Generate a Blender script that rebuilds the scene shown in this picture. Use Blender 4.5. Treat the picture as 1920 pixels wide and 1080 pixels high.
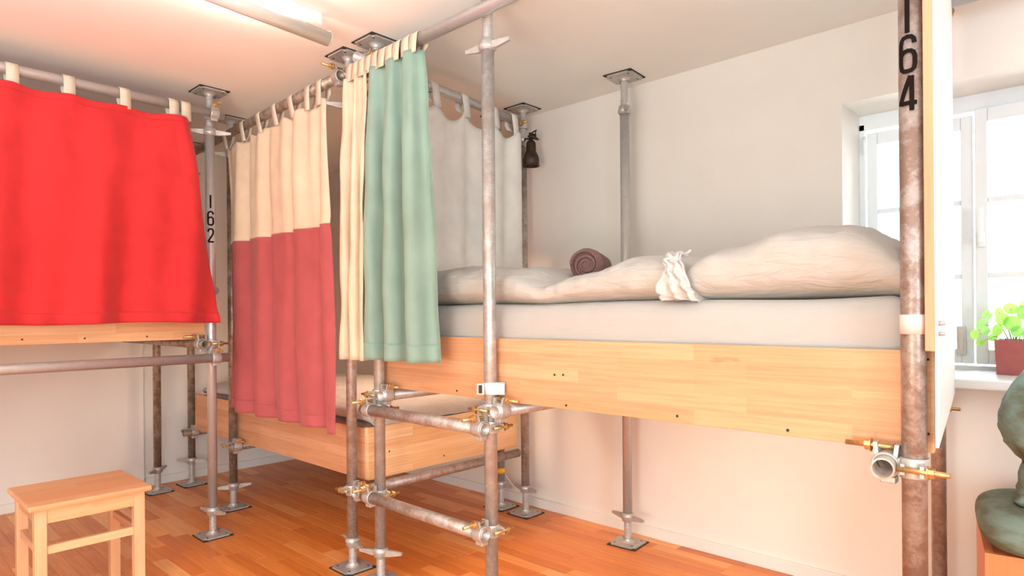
import bpy, bmesh, math, random
from mathutils import Vector, Matrix, noise
random.seed(7)
S = bpy.context.scene
for o in list(bpy.data.objects): bpy.data.objects.remove(o, do_unlink=True)
C = S.collection
PI = math.pi

# ------------------------------------------------------------------ camera, world, lights, exposure
cd = bpy.data.cameras.new('camera'); cam = bpy.data.objects.new('camera', cd); C.objects.link(cam)
yaw, pitch, roll = math.radians(43.102), math.radians(-0.0207), math.radians(-0.47)
c, s = math.cos, math.sin
F_ = Vector((-s(yaw)*c(pitch), c(yaw)*c(pitch), s(pitch))); R_ = Vector((c(yaw), s(yaw), 0)); U_ = R_.cross(F_)
R2 = R_*c(roll)+U_*s(roll); U2 = -R_*s(roll)+U_*c(roll)
m = Matrix((R2, U2, -F_)).transposed().to_4x4(); m.translation = Vector((4.9305, -2.9661, 1.1887)); cam.matrix_world = m
cd.sensor_width = 36; cd.lens = 1201.05/1920*36; cd.shift_y = 47.4/1920; cd.clip_start = .02
S.camera = cam
w = bpy.data.worlds.new('sky'); S.world = w; w.use_nodes = True
w.node_tree.nodes['Background'].inputs[0].default_value = (.84, .92, 1, 1)
w.node_tree.nodes['Background'].inputs[1].default_value = 9.5
S.view_settings.view_transform = 'Standard'; S.view_settings.look = 'None'; S.view_settings.gamma = 1
S.view_settings.use_curve_mapping = False; S.view_settings.exposure = 0.10

def area(name, loc, target, size, power, color, sy=None, portal=False):
    l = bpy.data.lights.new(name, 'AREA'); l.energy = power; l.color = color; l.size = size
    l.shape = 'RECTANGLE' if sy else 'DISK'
    if sy: l.size_y = sy
    o = bpy.data.objects.new(name, l); C.objects.link(o); o.location = loc
    o.rotation_euler = (Vector(target)-Vector(loc)).to_track_quat('-Z', 'Y').to_euler()
    if portal: l.cycles.is_portal = True
    return o
area('window_portal', (4.53, .34, 1.45), (4.53, -1, 1.45), .9, 1, (1, 1, 1), 1.1, True)
area('garden_door_daylight', (9.8, -4.5, 1.3), (2.5, -1.0, 1.0), 2.2, 225, (.60, .84, 1), 2.0)
area('rear_shadow_fill', (4.6, -7.9, 1.2), (3.4, -1.0, .9), 4.6, 80, (.60, .85, 1), 1.9)  # unseen fill panel added behind the camera to lift the shadows
area('ceiling_bounce_fill', (5.3, -4.3, 1.5), (5.3, -4.3, 2.4), 4.8, 275, (.64, .86, 1), 3.6)  # unseen upward panel added to imitate light bouncing off the ceiling
area('under_bed_lamp', (3.75, -.72, .80), (3.75, -.60, 0), .5, 3.6, (1, .80, .55))
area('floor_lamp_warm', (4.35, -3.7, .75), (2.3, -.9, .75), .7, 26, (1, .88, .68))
area('reading_lamp', (1.95, -.6, 1.6), (1.95, -.7, 0), .3, 13, (1, .72, .50))

# ------------------------------------------------------------------ helpers
class MB:
    def __init__(s): s.v = []; s.f = []; s.sm = []
    def add(s, v, f, smooth=False):
        n = len(s.v); s.v += [Vector(p) for p in v]; s.f += [[i+n for i in q] for q in f]; s.sm += [smooth]*len(f)
        return s
    def box(s, a, b):
        (x0, y0, z0), (x1, y1, z1) = a, b
        return s.add([(x0,y0,z0),(x1,y0,z0),(x1,y1,z0),(x0,y1,z0),(x0,y0,z1),(x1,y0,z1),(x1,y1,z1),(x0,y1,z1)],
              [(0,3,2,1),(4,5,6,7),(0,1,5,4),(1,2,6,5),(2,3,7,6),(3,0,4,7)])
    def rbox(s, a, b, r=.004):           # box with chamfered edges
        bm = bmesh.new(); bmesh.ops.create_cube(bm, size=1)
        for v in bm.verts: v.co = Vector([a[i]+(v.co[i]+.5)*(b[i]-a[i]) for i in range(3)])
        bmesh.ops.bevel(bm, geom=bm.edges[:], offset=r, segments=2, affect='EDGES', profile=.6)
        bm.verts.index_update(); vs = [v.co.copy() for v in bm.verts]; fs = [[v.index for v in f.verts] for f in bm.faces]; bm.free()
        return s.add(vs, fs, False)
    def lathe(s, prof, o=(0,0,0), ax=(0,0,1), n=24, close=False, smooth=True, a0=0, a1=None):
        ax = Vector(ax).normalized(); t = Vector((1,0,0)) if abs(ax.x) < .9 else Vector((0,1,0))
        if abs(ax.z) > .9: t = Vector((1,0,0))
        u = (t - ax*t.dot(ax)).normalized(); v_ = ax.cross(u); o = Vector(o); full = a1 is None
        nn = n if full else n+1; P = []
        for r, z in prof:
            for i in range(nn):
                a = a0+(2*PI*i/n if full else (a1-a0)*i/n)
                P.append(o+ax*z+(u*math.cos(a)+v_*math.sin(a))*r)
        Fc = []; k = len(prof)
        for j in range(k if close else k-1):
            for i in range(nn if full else nn-1):
                a, b = j*nn+i, j*nn+(i+1) % nn; d = ((j+1) % k)*nn
                Fc.append((a, b, d+(i+1) % nn, d+i))
        if not full and close:
            Fc.append([j*nn for j in range(k)]); Fc.append([j*nn+nn-1 for j in range(k)][::-1])
        return s.add(P, Fc, smooth)
    def cyl(s, p0, p1, r, n=24, r1=None, cap=True):
        p0, p1 = Vector(p0), Vector(p1); L = (p1-p0).length; r1 = r if r1 is None else r1
        s.lathe([(r,0),(r1,L)], p0, p1-p0, n)
        if cap: s.lathe([(1e-5,0),(r,0)], p0, p1-p0, n, smooth=False); s.lathe([(r1,L),(1e-5,L)], p0, p1-p0, n, smooth=False)
        return s
    def pipe(s, p0, p1, r, wall=.0036, n=28):
        p0, p1 = Vector(p0), Vector(p1); L = (p1-p0).length; q = r-wall
        s.lathe([(r,0),(r,L)], p0, p1-p0, n); s.lathe([(q,L),(q,0)], p0, p1-p0, n)
        s.lathe([(q,0),(r,0)], p0, p1-p0, n, smooth=False); s.lathe([(r,L),(q,L)], p0, p1-p0, n, smooth=False)
        return s
    def sweep(s, pts, r, n=10):
        pts = [Vector(p) for p in pts]; P = []; k = len(pts)
        for i, p in enumerate(pts):
            t = (pts[min(i+1,k-1)]-pts[max(i-1,0)]).normalized(); ref = Vector((0,0,1)) if abs(t.z) < .9 else Vector((1,0,0))
            u = t.cross(ref).normalized(); v = t.cross(u); rr = r(i/(k-1)) if callable(r) else r
            P += [p+(u*math.cos(2*PI*j/n)+v*math.sin(2*PI*j/n))*rr for j in range(n)]
        f = [(i*n+j, i*n+(j+1)%n, (i+1)*n+(j+1)%n, (i+1)*n+j) for i in range(k-1) for j in range(n)]
        f += [list(range(n))[::-1], [(k-1)*n+j for j in range(n)]]
        return s.add(P, f, True)
    def grid(s, fn, nu, nv, cu=False, smooth=True):
        P = [fn(i/(nu if cu else nu-1), j/(nv-1)) for j in range(nv) for i in range(nu)]
        f = [(j*nu+i, j*nu+(i+1)%nu, (j+1)*nu+(i+1)%nu, (j+1)*nu+i) for j in range(nv-1) for i in range(nu if cu else nu-1)]
        return s.add(P, f, smooth)
    def prism(s, poly, d):                # poly: list of 3d points, d extrusion vector
        n = len(poly); d = Vector(d); P = [Vector(p) for p in poly]+[Vector(p)+d for p in poly]
        return s.add(P, [list(range(n))[::-1], [n+i for i in range(n)]]+[(i,(i+1)%n,n+(i+1)%n,n+i) for i in range(n)])
    def mesh(s, name, off=(0,0,0)):
        me = bpy.data.meshes.new(name); off = Vector(off)
        me.from_pydata([tuple(v-off) for v in s.v], [], s.f); me.polygons.foreach_set('use_smooth', s.sm)
        bm = bmesh.new(); bm.from_mesh(me); bmesh.ops.remove_doubles(bm, verts=bm.verts, dist=2e-5); bmesh.ops.recalc_face_normals(bm, faces=bm.faces); bm.to_mesh(me); bm.free()
        return me
def root(name, label, cat, loc, group=None, rz=0):
    o = bpy.data.objects.new(name, None); o.empty_display_size = .05; C.objects.link(o); o.location = loc; o.rotation_euler = (0,0,rz)
    return tag(o, label, cat, group)
def tag(o, label, cat, group=None):
    o['label'] = label; o['category'] = cat
    if group: o['group'] = group
    return o
def put(name, me, mat, parent=None, loc=(0,0,0), rot=None, label=None):
    o = bpy.data.objects.new(name, me); C.objects.link(o)
    if mat and not len(me.materials): me.materials.append(mat)
    o.location = loc
    if rot: o.rotation_euler = rot
    if parent: o.parent = parent
    if label: o['label'] = label
    return o
def part(name, mb, mat, parent, label=None, world=True, bevel=None):
    """mesh given in world coordinates, stored relative to an unrotated parent"""
    off = parent_loc(parent) if world else (0,0,0)
    o = put(name, mb.mesh(name, off), mat, parent, label=label)
    return o
def parent_loc(p):
    v = Vector((0,0,0))
    while p: v += p.location; p = p.parent
    return v
def solo(name, mb, mat, label, cat, group=None, org=None):
    org = Vector(org) if org else sum(mb.v, Vector())/len(mb.v)
    o = put(name, mb.mesh(name, org), mat, None, org); return tag(o, label, cat, group)
def struct(name, mb, mat, parent=None):
    o = put(name, mb.mesh(name, parent_loc(parent)), mat, parent)
    o['kind'] = 'structure'; return o
def solid(o, t):
    md = o.modifiers.new('solid', 'SOLIDIFY'); md.thickness = t; md.offset = 0; return o
def subsurf(o, n=1):
    md = o.modifiers.new('sub', 'SUBSURF'); md.levels = n; md.render_levels = n; return o

# ------------------------------------------------------------------ materials
class NT:
    def __init__(s, name):
        s.m = bpy.data.materials.new(name); s.m.use_nodes = True; s.t = s.m.node_tree; s.b = s.t.nodes['Principled BSDF']
    def n(s, typ, **k):
        nd = s.t.nodes.new(typ)
        for a, v in k.items():
            if a in nd.inputs.keys(): nd.inputs[a].default_value = v
            else: setattr(nd, a, v)
        return nd
    def l(s, a, b): s.t.links.new(a, b)
    def ramp(s, fac, stops):
        r = s.n('ShaderNodeValToRGB'); e = r.color_ramp.elements
        while len(e) < len(stops): e.new(.5)
        for i, (p, c_) in enumerate(stops): e[i].position = p; e[i].color = (*c_, 1)
        s.l(fac, r.inputs[0]); return r.outputs[0]
    def coord(s, scale=(1,1,1), which='Object', rot=(0,0,0)):
        t = s.n('ShaderNodeTexCoord'); mp = s.n('ShaderNodeMapping'); mp.inputs['Scale'].default_value = scale; mp.inputs['Rotation'].default_value = rot
        s.l(t.outputs[which], mp.inputs[0]); return mp.outputs[0]
    def noise(s, vec, scale, detail=4, rough=.55):
        nd = s.n('ShaderNodeTexNoise'); nd.inputs['Scale'].default_value = scale; nd.inputs['Detail'].default_value = detail; nd.inputs['Roughness'].default_value = rough
        s.l(vec, nd.inputs['Vector']); return nd.outputs['Fac']
    def bump(s, h, strength=.2, dist=.002):
        b = s.n('ShaderNodeBump'); b.inputs['Strength'].default_value = strength; b.inputs['Distance'].default_value = dist
        s.l(h, b.inputs['Height']); s.l(b.outputs[0], s.b.inputs['Normal'])
    def mix(s, f, a, b, mode='MIX'):
        mx = s.n('ShaderNodeMix', data_type='RGBA', blend_type=mode)
        for v, i in ((f, 0), (a, 6), (b, 7)):
            if hasattr(v, 'is_output') or hasattr(v, 'links'): s.l(v, mx.inputs[i])
            else: mx.inputs[i].default_value = v if i == 0 else (*v, 1)
        return mx.outputs[2]
def srgb(r, g, b):
    f = lambda x: (x/255/12.92) if x/255 <= .04045 else ((x/255+.055)/1.055)**2.4
    return (f(r), f(g), f(b))
def plain(name, col, rough=.6, metal=0, var=.06, bump=0, scale=30):
    t = NT(name); v = t.coord(); f = t.noise(v, scale)
    a = tuple(x*(1-var) for x in col); b = tuple(min(1, x*(1+var)) for x in col)
    t.l(t.ramp(f, [(.3, a), (.7, b)]), t.b.inputs['Base Color']); t.b.inputs['Roughness'].default_value = rough; t.b.inputs['Metallic'].default_value = metal
    if bump: t.bump(f, bump)
    return t.m
def fabric(name, col, weave=900, var=.08, sheen=.15, rough=.85):
    t = NT(name); v = t.coord(); f = t.noise(v, 9, 3); a = tuple(x*(1-var) for x in col); b = tuple(min(1, x*(1+var)) for x in col)
    t.l(t.ramp(f, [(.3, a), (.7, b)]), t.b.inputs['Base Color']); t.b.inputs['Roughness'].default_value = rough
    t.b.inputs['Sheen Weight'].default_value = sheen
    t.bump(t.noise(v, weave, 2), .12, .001)
    tr = t.n('ShaderNodeBsdfTranslucent'); tr.inputs[0].default_value = (*col, 1); mx = t.n('ShaderNodeMixShader'); mx.inputs[0].default_value = .18
    out = t.t.nodes['Material Output']; t.l(t.b.outputs[0], mx.inputs[1]); t.l(tr.outputs[0], mx.inputs[2]); t.l(mx.outputs[0], out.inputs[0])
    return t.m
def linen(name, col, k=1.0):
    m_ = fabric(name, col, 700, .02); nt = m_.node_tree; b = nt.nodes['Principled BSDF']; bump0 = b.inputs['Normal'].links[0].from_node
    tc = nt.nodes.new('ShaderNodeTexCoord'); mp = nt.nodes.new('ShaderNodeMapping'); mp.inputs['Scale'].default_value = (5, 7, 16); mp.inputs['Rotation'].default_value = (.2, .5, .3)
    n_ = nt.nodes.new('ShaderNodeTexNoise'); n_.inputs['Scale'].default_value = 1.7; n_.inputs['Detail'].default_value = 5; n_.inputs['Roughness'].default_value = .55; n_.inputs['Distortion'].default_value = 1.1
    nt.links.new(tc.outputs['Object'], mp.inputs[0]); nt.links.new(mp.outputs[0], n_.inputs['Vector'])
    b2 = nt.nodes.new('ShaderNodeBump'); b2.inputs['Strength'].default_value = .55*k; b2.inputs['Distance'].default_value = .022; nt.links.new(n_.outputs['Fac'], b2.inputs['Height']); nt.links.new(b2.outputs[0], bump0.inputs['Normal'])
    return m_
def canvas(name, c1, c2, streak):
    t = NT(name); v = t.coord((1,1,streak)); f = t.noise(v, 7, 5, .6); t.l(t.ramp(f, [(.36, c2), (.58, c1)]), t.b.inputs['Base Color']); t.b.inputs['Roughness'].default_value = .9
    g = t.noise(t.coord((1,1,4)), 26, 5, .65); t.bump(g, .6, .010); return t.m
def galv(name, light, dark, rust, rough=.36, grime=.5, metal=.5):
    t = NT(name); v = t.coord()
    vo = t.n('ShaderNodeTexVoronoi'); vo.inputs['Scale'].default_value = 160; t.l(v, vo.inputs['Vector'])
    sp = t.n('ShaderNodeSeparateColor'); t.l(vo.outputs['Color'], sp.inputs[0])
    col = t.mix(sp.outputs[0], light, tuple(x*.8 for x in light))
    f = t.noise(v, 22, 8, .72); k = t.ramp(f, [(.42, (0,0,0)), (.42+.3*(1.2-grime), (1,1,1))])
    col = t.mix(k, dark, col)
    f2 = t.noise(v, 130, 6, .8); k2 = t.ramp(f2, [(.62, (0,0,0)), (.72, (1,1,1))]); col = t.mix(k2, col, rust)
    t.l(col, t.b.inputs['Base Color']); t.b.inputs['Metallic'].default_value = metal
    rr = t.n('ShaderNodeMapRange'); t.l(f, rr.inputs[0]); rr.inputs[3].default_value = rough+.14; rr.inputs[4].default_value = rough-.06; t.l(rr.outputs[0], t.b.inputs['Roughness'])
    t.bump(f2, .12, .001); return t.m
def wood(name, pal, along='x', stave=(.42, .046), rough=.5, grain=1.0, knots=True):
    t = NT(name)
    rot = {'x': (PI/2, 0, 0), 'y': (PI/2, 0, PI/2)}.get(along, (0,0,0))
    tc = t.n('ShaderNodeTexCoord'); sx = t.n('ShaderNodeSeparateXYZ'); t.l(tc.outputs['Object'], sx.inputs[0]); cb = t.n('ShaderNodeCombineXYZ')
    o = {'x': ('X','Z','Y'), 'y': ('Y','Z','X'), 'z': ('Z','X','Y'), 'xy': ('X','Y','Z'), 'yx': ('Y','X','Z')}[along]
    for i, k in enumerate(o): t.l(sx.outputs[k], cb.inputs[i])
    v = cb.outputs[0]
    br = t.n('ShaderNodeTexBrick'); t.l(v, br.inputs['Vector']); br.inputs['Scale'].default_value = 1; br.inputs['Brick Width'].default_value = stave[0]; br.inputs['Row Height'].default_value = stave[1]
    br.inputs['Mortar Size'].default_value = .0002; br.offset = .37; br.inputs['Color1'].default_value = (0,0,0,1); br.inputs['Color2'].default_value = (1,1,1,1); br.inputs['Mortar'].default_value = (.5,.5,.5,1)
    base = t.ramp(br.outputs['Color'], [(0, pal[0]), (.5, pal[1]), (1, pal[2])])
    mp = t.n('ShaderNodeMapping'); mp.inputs['Scale'].default_value = (2.2, 60, 20); t.l(v, mp.inputs[0])
    off = t.n('ShaderNodeVectorMath', operation='ADD'); t.l(mp.outputs[0], off.inputs[0]); t.l(br.outputs['Color'], off.inputs[1])
    g = t.noise(off.outputs[0], 1.6, 5, .6); gk = t.ramp(g, [(.35, (.80,.70,.62)), (.6, (1.03,1.02,1.0))])
    col = t.mix(.55*grain, base, gk, 'MULTIPLY')
    if knots:
        mp2 = t.n('ShaderNodeMapping'); mp2.inputs['Scale'].default_value = (4, 13, 9); t.l(v, mp2.inputs[0])
        k = t.noise(mp2.outputs[0], 1.3, 3, .5); kk = t.ramp(k, [(.70, (1,1,1)), (.78, (.72,.46,.34))]); col = t.mix(.8, col, kk, 'MULTIPLY')
    t.l(col, t.b.inputs['Base Color']); t.b.inputs['Roughness'].default_value = rough; t.bump(g, .06, .001)
    return t.m
W = {}
W['wall'] = plain('wall_paint', srgb(238, 231, 222), .9, 0, .012, .05, 6)
W['ceiling'] = plain('ceiling_paint', srgb(243, 237, 230), .92, 0, .012, .05, 5)
W['trimw'] = plain('baseboard_paint', srgb(236, 231, 224), .7, 0, .01)
W['winw'] = plain('window_lacquer', srgb(228, 231, 232), .35, 0, .01)
W['galv'] = galv('galvanised_steel', (.60,.585,.57), (.42,.37,.33), (.36,.25,.18), .34, .5)
W['galv2'] = galv('aluminium_tube', (.66,.655,.655), (.56,.53,.51), (.5,.44,.4), .27, .2)
W['galvb'] = galv('weathered_steel', (.46,.38,.31), (.25,.175,.12), (.62,.55,.47), .36, .7)
W['galvr'] = galv('rusty_steel', (.56,.50,.46), (.36,.27,.22), (.40,.25,.15), .36, .65)
W['galvd'] = galv('rusty_steel_dark', (.44,.37,.33), (.27,.18,.14), (.50,.42,.36), .38, .75)
W['zinc'] = galv('zinc_casting', (.64,.63,.61), (.50,.46,.42), (.45,.38,.3), .4, .35)
W['brass'] = plain('yellow_zinc_bolt', (.62,.40,.17), .36, .85, .2, .1, 90)
W['rubber'] = plain('dark_rubber_pad', (.035,.028,.022), .8)
W['ink'] = plain('black_digit_vinyl', (.012,.007,.006), .9, 0, .1)
W['ink'].node_tree.nodes['Principled BSDF'].inputs['Specular IOR Level'].default_value = .12
W['board'] = wood('pine_glued_board', [srgb(214,154,112), srgb(222,164,122), srgb(229,175,135)], 'x')
W['boardy'] = wood('pine_glued_board_crosswise', [srgb(226,166,118), srgb(236,182,134), srgb(240,192,148)], 'y')
W['boardlit'] = wood('warm_lit_pine_glued_board', [srgb(240,190,136), srgb(247,204,152), srgb(250,214,166)], 'y', knots=False)  # same pine for the low end board, warm light put into its palette
W['studz'] = wood('pine_stud', [srgb(206,156,116), srgb(214,166,126), srgb(220,176,138)], 'z', (2.5, .03), grain=.6, knots=False)
W['stool'] = wood('beech_stool', [srgb(226,160,112), srgb(232,170,124), srgb(236,180,136)], 'yx', (.9, .07), .45, .8, False)
W['stoolleg'] = wood('beech_stool_leg', [srgb(228,168,122), srgb(232,176,132), srgb(238,186,144)], 'z', (.9, .07), .45, .7, False)
W['bench'] = wood('orange_stained_pine', [srgb(230,140,84), srgb(236,150,96), srgb(240,162,110)], 'z', (1, .2), .4, .6, False)
W['red'] = fabric('red_cotton', srgb(220, 46, 48))
W['cream'] = fabric('cream_cotton', srgb(240, 214, 184))
W['creamtab'] = fabric('natural_cotton', srgb(238, 222, 198))
W['mauve'] = fabric('dusty_rose_cotton', srgb(194, 92, 92))
W['green'] = fabric('sage_cotton', srgb(150, 174, 158))
W['whitec'] = fabric('off_white_curtain_cotton', srgb(246, 238, 228))
W['linen'] = linen('white_bed_linen', srgb(207, 199, 190))
W['sheet'] = linen('white_sheet', srgb(202, 194, 186), .35)
W['frill'] = linen('bright_white_cotton', srgb(222, 217, 212), 1.2)
W['towel'] = plain('mauve_terry_towel', srgb(118, 86, 82), .95, 0, .3, .9, 260)
W['gcush'] = canvas('green_faded_canvas', srgb(130, 148, 134), srgb(98, 98, 72), 3.5)
W['gbag'] = canvas('green_brown_canvas', srgb(124, 150, 140), srgb(98, 92, 66), 1.2)
W['lamp'] = plain('white_lamp_metal', srgb(236, 232, 226), .25, .3, .01)
W['lantern'] = plain('brown_black_iron', (.055,.035,.025), .5, .6, .5, .3, 40)
W['pot'] = plain('burgundy_glazed_clay', srgb(158, 78, 72), .25, 0, .08)
W['soil'] = plain('dark_soil', (.03,.02,.012), .95, 0, .5, .8, 200)
W['stem'] = plain('pale_green_stem', srgb(150, 190, 90), .6)
W['tapey'] = plain('yellow_tape', srgb(240, 180, 50), .5)
W['plate'] = plain('white_plastic', srgb(240, 240, 238), .35, 0, .01)
W['tapec'] = plain('pale_sticker', srgb(226, 212, 202), .4, 0, .02)
W['whitep'] = plain('white_lacquered_panel', srgb(247, 246, 244), .4, 0, .008)
W['cord'] = plain('white_cord', srgb(240, 232, 226), .5)
def leafmat():
    t = NT('leaf_green'); oi = t.n('ShaderNodeObjectInfo'); t.l(t.ramp(oi.outputs['Random'], [(0, srgb(110,190,60)), (.5, srgb(170,215,80)), (1, srgb(120,200,130))]), t.b.inputs['Base Color']); t.b.inputs['Roughness'].default_value = .4
    tr = t.n('ShaderNodeBsdfTranslucent'); tr.inputs[0].default_value = (.5,.85,.18,1); mx = t.n('ShaderNodeMixShader'); mx.inputs[0].default_value = .45
    t.l(t.b.outputs[0], mx.inputs[1]); t.l(tr.outputs[0], mx.inputs[2]); t.l(mx.outputs[0], t.t.nodes['Material Output'].inputs[0]); return t.m
W['leaf'] = leafmat()
def glassmat():
    t = NT('window_glass'); t.t.nodes.remove(t.b); tr = t.n('ShaderNodeBsdfTransparent'); tr.inputs[0].default_value = (.97,.985,.98,1)
    gl = t.n('ShaderNodeBsdfGlossy'); gl.inputs['Roughness'].default_value = .02; fr = t.n('ShaderNodeFresnel'); fr.inputs[0].default_value = 1.35
    mx = t.n('ShaderNodeMixShader'); t.l(fr.outputs[0], mx.inputs[0]); t.l(tr.outputs[0], mx.inputs[1]); t.l(gl.outputs[0], mx.inputs[2]); t.l(mx.outputs[0], t.t.nodes['Material Output'].inputs[0]); return t.m
W['glass'] = glassmat()
def ledmat():
    t = NT('led_strip_glow'); t.b.inputs['Emission Color'].default_value = (1,.92,.80,1); t.b.inputs['Emission Strength'].default_value = 250; return t.m
W['led'] = ledmat()
def floormat(name, island):
    t = NT(name); tc = t.n('ShaderNodeTexCoord'); geo = t.n('ShaderNodeNewGeometry'); oi = t.n('ShaderNodeObjectInfo')
    rnd = geo.outputs['Random Per Island'] if island else oi.outputs['Random']
    base = t.ramp(rnd, [(0, srgb(214,120,50)), (.3, srgb(228,134,60)), (.7, srgb(238,148,70)), (1, srgb(250,182,114))])
    sc = t.n('ShaderNodeVectorMath', operation='MULTIPLY'); sc.inputs[1].default_value = (2.5, 42, 1)
    t.l(geo.outputs['Position'], sc.inputs[0]); ad = t.n('ShaderNodeVectorMath', operation='ADD'); t.l(sc.outputs[0], ad.inputs[0])
    ml = t.n('ShaderNodeMath', operation='MULTIPLY'); ml.inputs[1].default_value = 50; t.l(rnd, ml.inputs[0]); t.l(ml.outputs[0], ad.inputs[1])
    g = t.noise(ad.outputs[0], 1.3, 6, .62); col = t.mix(.6, base, t.ramp(g, [(.32, (.74,.62,.52)), (.62, (1.04,1.03,1.02))]), 'MULTIPLY')
    t.l(col, t.b.inputs['Base Color']); t.b.inputs['Roughness'].default_value = .34; t.bump(g, .04, .001); return t.m
W['floor'] = floormat('oiled_oak_strip', False); W['floorfar'] = floormat('oiled_oak_strip_far', True)
W['sub'] = plain('floor_underlay', (.16,.08,.04), .8)

# ------------------------------------------------------------------ room
RX, RY, H = 10.0, -8.0, 2.4
struct('ceiling', MB().box((-.1, RY-.1, H), (RX+.1, .5, H+.12)), W['ceiling'])
struct('wall_left', MB().box((-.15, RY, 0), (0, .1, H)).box((0, RY, 0), (.035, -1.475, H)), W['wall'])
NX0, NX1, NZ0, NZ1 = 4.094, 4.965, .905, 2.07
struct('wall_back', MB().box((-.1, 0, 0), (NX0, .45, H)).box((NX1, 0, 0), (RX+.1, .45, H)).box((NX0, 0, 0), (NX1, .45, NZ0)).box((NX0, 0, NZ1), (NX1, .45, H)), W['wall'])
struct('wall_right', MB().box((RX, RY, 0), (RX+.15, 0, H)), W['wall'])
struct('wall_front', MB().box((-.1, RY-.15, 0), (RX, RY, H)), W['wall'])
struct('baseboard_back', MB().rbox((.014, -.014, 0), (RX, 0, .058), .003), W['trimw'])
struct('baseboard_left', MB().rbox((0, -1.462, 0), (.014, 0, .058), .003).rbox((.035, RY, 0), (.049, -1.475, .058), .003), W['trimw'])
fl = struct('floor', MB().box((-.1, RY-.1, -.1), (RX+.1, .05, -.012)), W['sub'])
SW, SLN = .068, .46
mesh_cache = {}
def strip_mesh(L):
    L = round(L, 3)
    if L not in mesh_cache:
        x0, x1, y0, y1 = .0004, L-.0004, .0004, SW-.0004; e = .0008
        mesh_cache[L] = MB().add([(x0,y0,-.012),(x1,y0,-.012),(x1,y1,-.012),(x0,y1,-.012),(x0,y0,-e),(x1,y0,-e),(x1,y1,-e),(x0,y1,-e),
            (x0+e,y0+e,0),(x1-e,y0+e,0),(x1-e,y1-e,0),(x0+e,y1-e,0)],
            [(0,1,5,4),(1,2,6,5),(2,3,7,6),(3,0,4,7),(4,5,9,8),(5,6,10,9),(6,7,11,10),(7,4,8,11),(8,9,10,11)]).mesh('floor_strip')
    return mesh_cache[L]
fwd = Vector((F_.x, F_.y, 0)).normalized(); rgt = Vector((R_.x, R_.y, 0)); CP = Vector((4.9305, -2.9661, 0))
strips = []; far = []
row = 0; y = -SW
while y > RY:
    x = -random.random()*SLN
    while x < RX:
        L = random.choice((.34, .40, .46, .52)); x0 = max(x, 0.0 if y > -1.5 else .036)
        if x+L > x0+.02 and x0 < RX:
            cx, cy = x0+(x+L-x0)/2, y+SW/2; d = Vector((cx, cy, 0))-CP; z = d.dot(fwd); u = d.dot(rgt)/max(z, .01)
            vis = z > 2.45 and abs(u) < .87
            (strips if vis else far).append((x0, y, min(x+L, RX)-x0, z))
        x += L
    y -= SW; row += 1
strips.sort(key=lambda t: t[3]); far += strips[296:]; strips = strips[:296]
for x0, y0, L, z in strips: put('floor_strip', strip_mesh(L), W['floor'], fl, (x0, y0, 0))
fb = MB()
for x0, y0, L, z in far:
    e = .0005; fb.box((x0+e, y0+e, -.012), (x0+L-e, y0+SW-e, 0))
me = bpy.data.meshes.new('floor_strips'); me.from_pydata([tuple(v) for v in fb.v], [], fb.f)
o = put('floor_strips', me, W['floorfar'], fl); o['kind'] = 'stuff'

# window in the niche: sill, outer frame, two casements of three panes each
WY = .25
wr = bpy.data.objects.new('window_1', None); C.objects.link(wr); wr.location = (NX0, WY, .945); wr['kind'] = 'structure'
struct('window_sill', MB().rbox((NX0-.06, -.2, .905), (NX1+.06, WY+.02, .94), .006), W['winw'])
bpy.data.objects['window_sill'].name = 'trim_1'
ZB, ZT = .945, 2.03
fr = MB().rbox((NX0, WY, ZB-.03), (NX1, WY+.07, ZB+.012), .003).rbox((NX0, WY, ZT-.03), (NX1, WY+.07, NZ1), .003)
fr.rbox((NX0, WY, ZB), (NX0+.025, WY+.07, ZT), .003).rbox((NX1-.025, WY, ZB), (NX1, WY+.07, ZT), .003)
part('window_frame', fr, W['winw'], wr)
mid = 4.523
def casement(x0, x1, z0, z1, y):
    st = .042; a = MB()
    a.rbox((x0, y, z0), (x0+st, y+.045, z1), .004).rbox((x1-st, y, z0), (x1, y+.045, z1), .004)
    a.rbox((x0+st, y, z1-.055), (x1-st, y+.045, z1), .004).rbox((x0+st, y, z0), (x1-st, y+.045, z0+.06), .004)
    sash = part('sash', a, W['winw'], wr)
    zz = [z0+.06, 1.325, 1.63, z1-.055]
    for k in range(3):
        part('pane', MB().box((x0+st-.004, y+.02, zz[k]-.003), (x1-st+.004, y+.024, zz[k+1]+.003)), W['glass'], sash)
    for k in (1, 2): part('glazing_bar', MB().rbox((x0+st, y+.008, zz[k]-.011), (x1-st, y+.036, zz[k]+.011), .003), W['winw'], sash)
    return sash
casement(NX0+.034, mid-.004, ZB+.02, ZT-.045, WY-.006)
rs = casement(mid+.004, NX1-.034, ZB+.02, ZT-.028, WY-.022)
for zc in (1.08, 1.93):
    part('hinge', MB().cyl((NX0+.027, WY-.014, zc-.04), (NX0+.027, WY-.014, zc+.04), .007, 12), W['plate'], wr)
hd = MB().rbox((mid+.014, WY-.034, 1.44), (mid+.038, WY-.022, 1.50), .003).cyl((mid+.026, WY-.06, 1.47), (mid+.026, WY-.03, 1.47), .008, 12).rbox((mid+.017, WY-.068, 1.455), (mid+.035, WY-.056, 1.60), .004)
part('window_handle', hd, W['plate'], wr, 'white lever handle pointing up')
part('latch', MB().rbox((mid-.062, WY-.022, 1.0), (mid-.03, WY-.006, 1.12), .004).rbox((mid-.054, WY-.03, 1.02), (mid-.038, WY-.02, 1.10), .003), W['galv2'], wr, 'small grey metal window latch')

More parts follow.
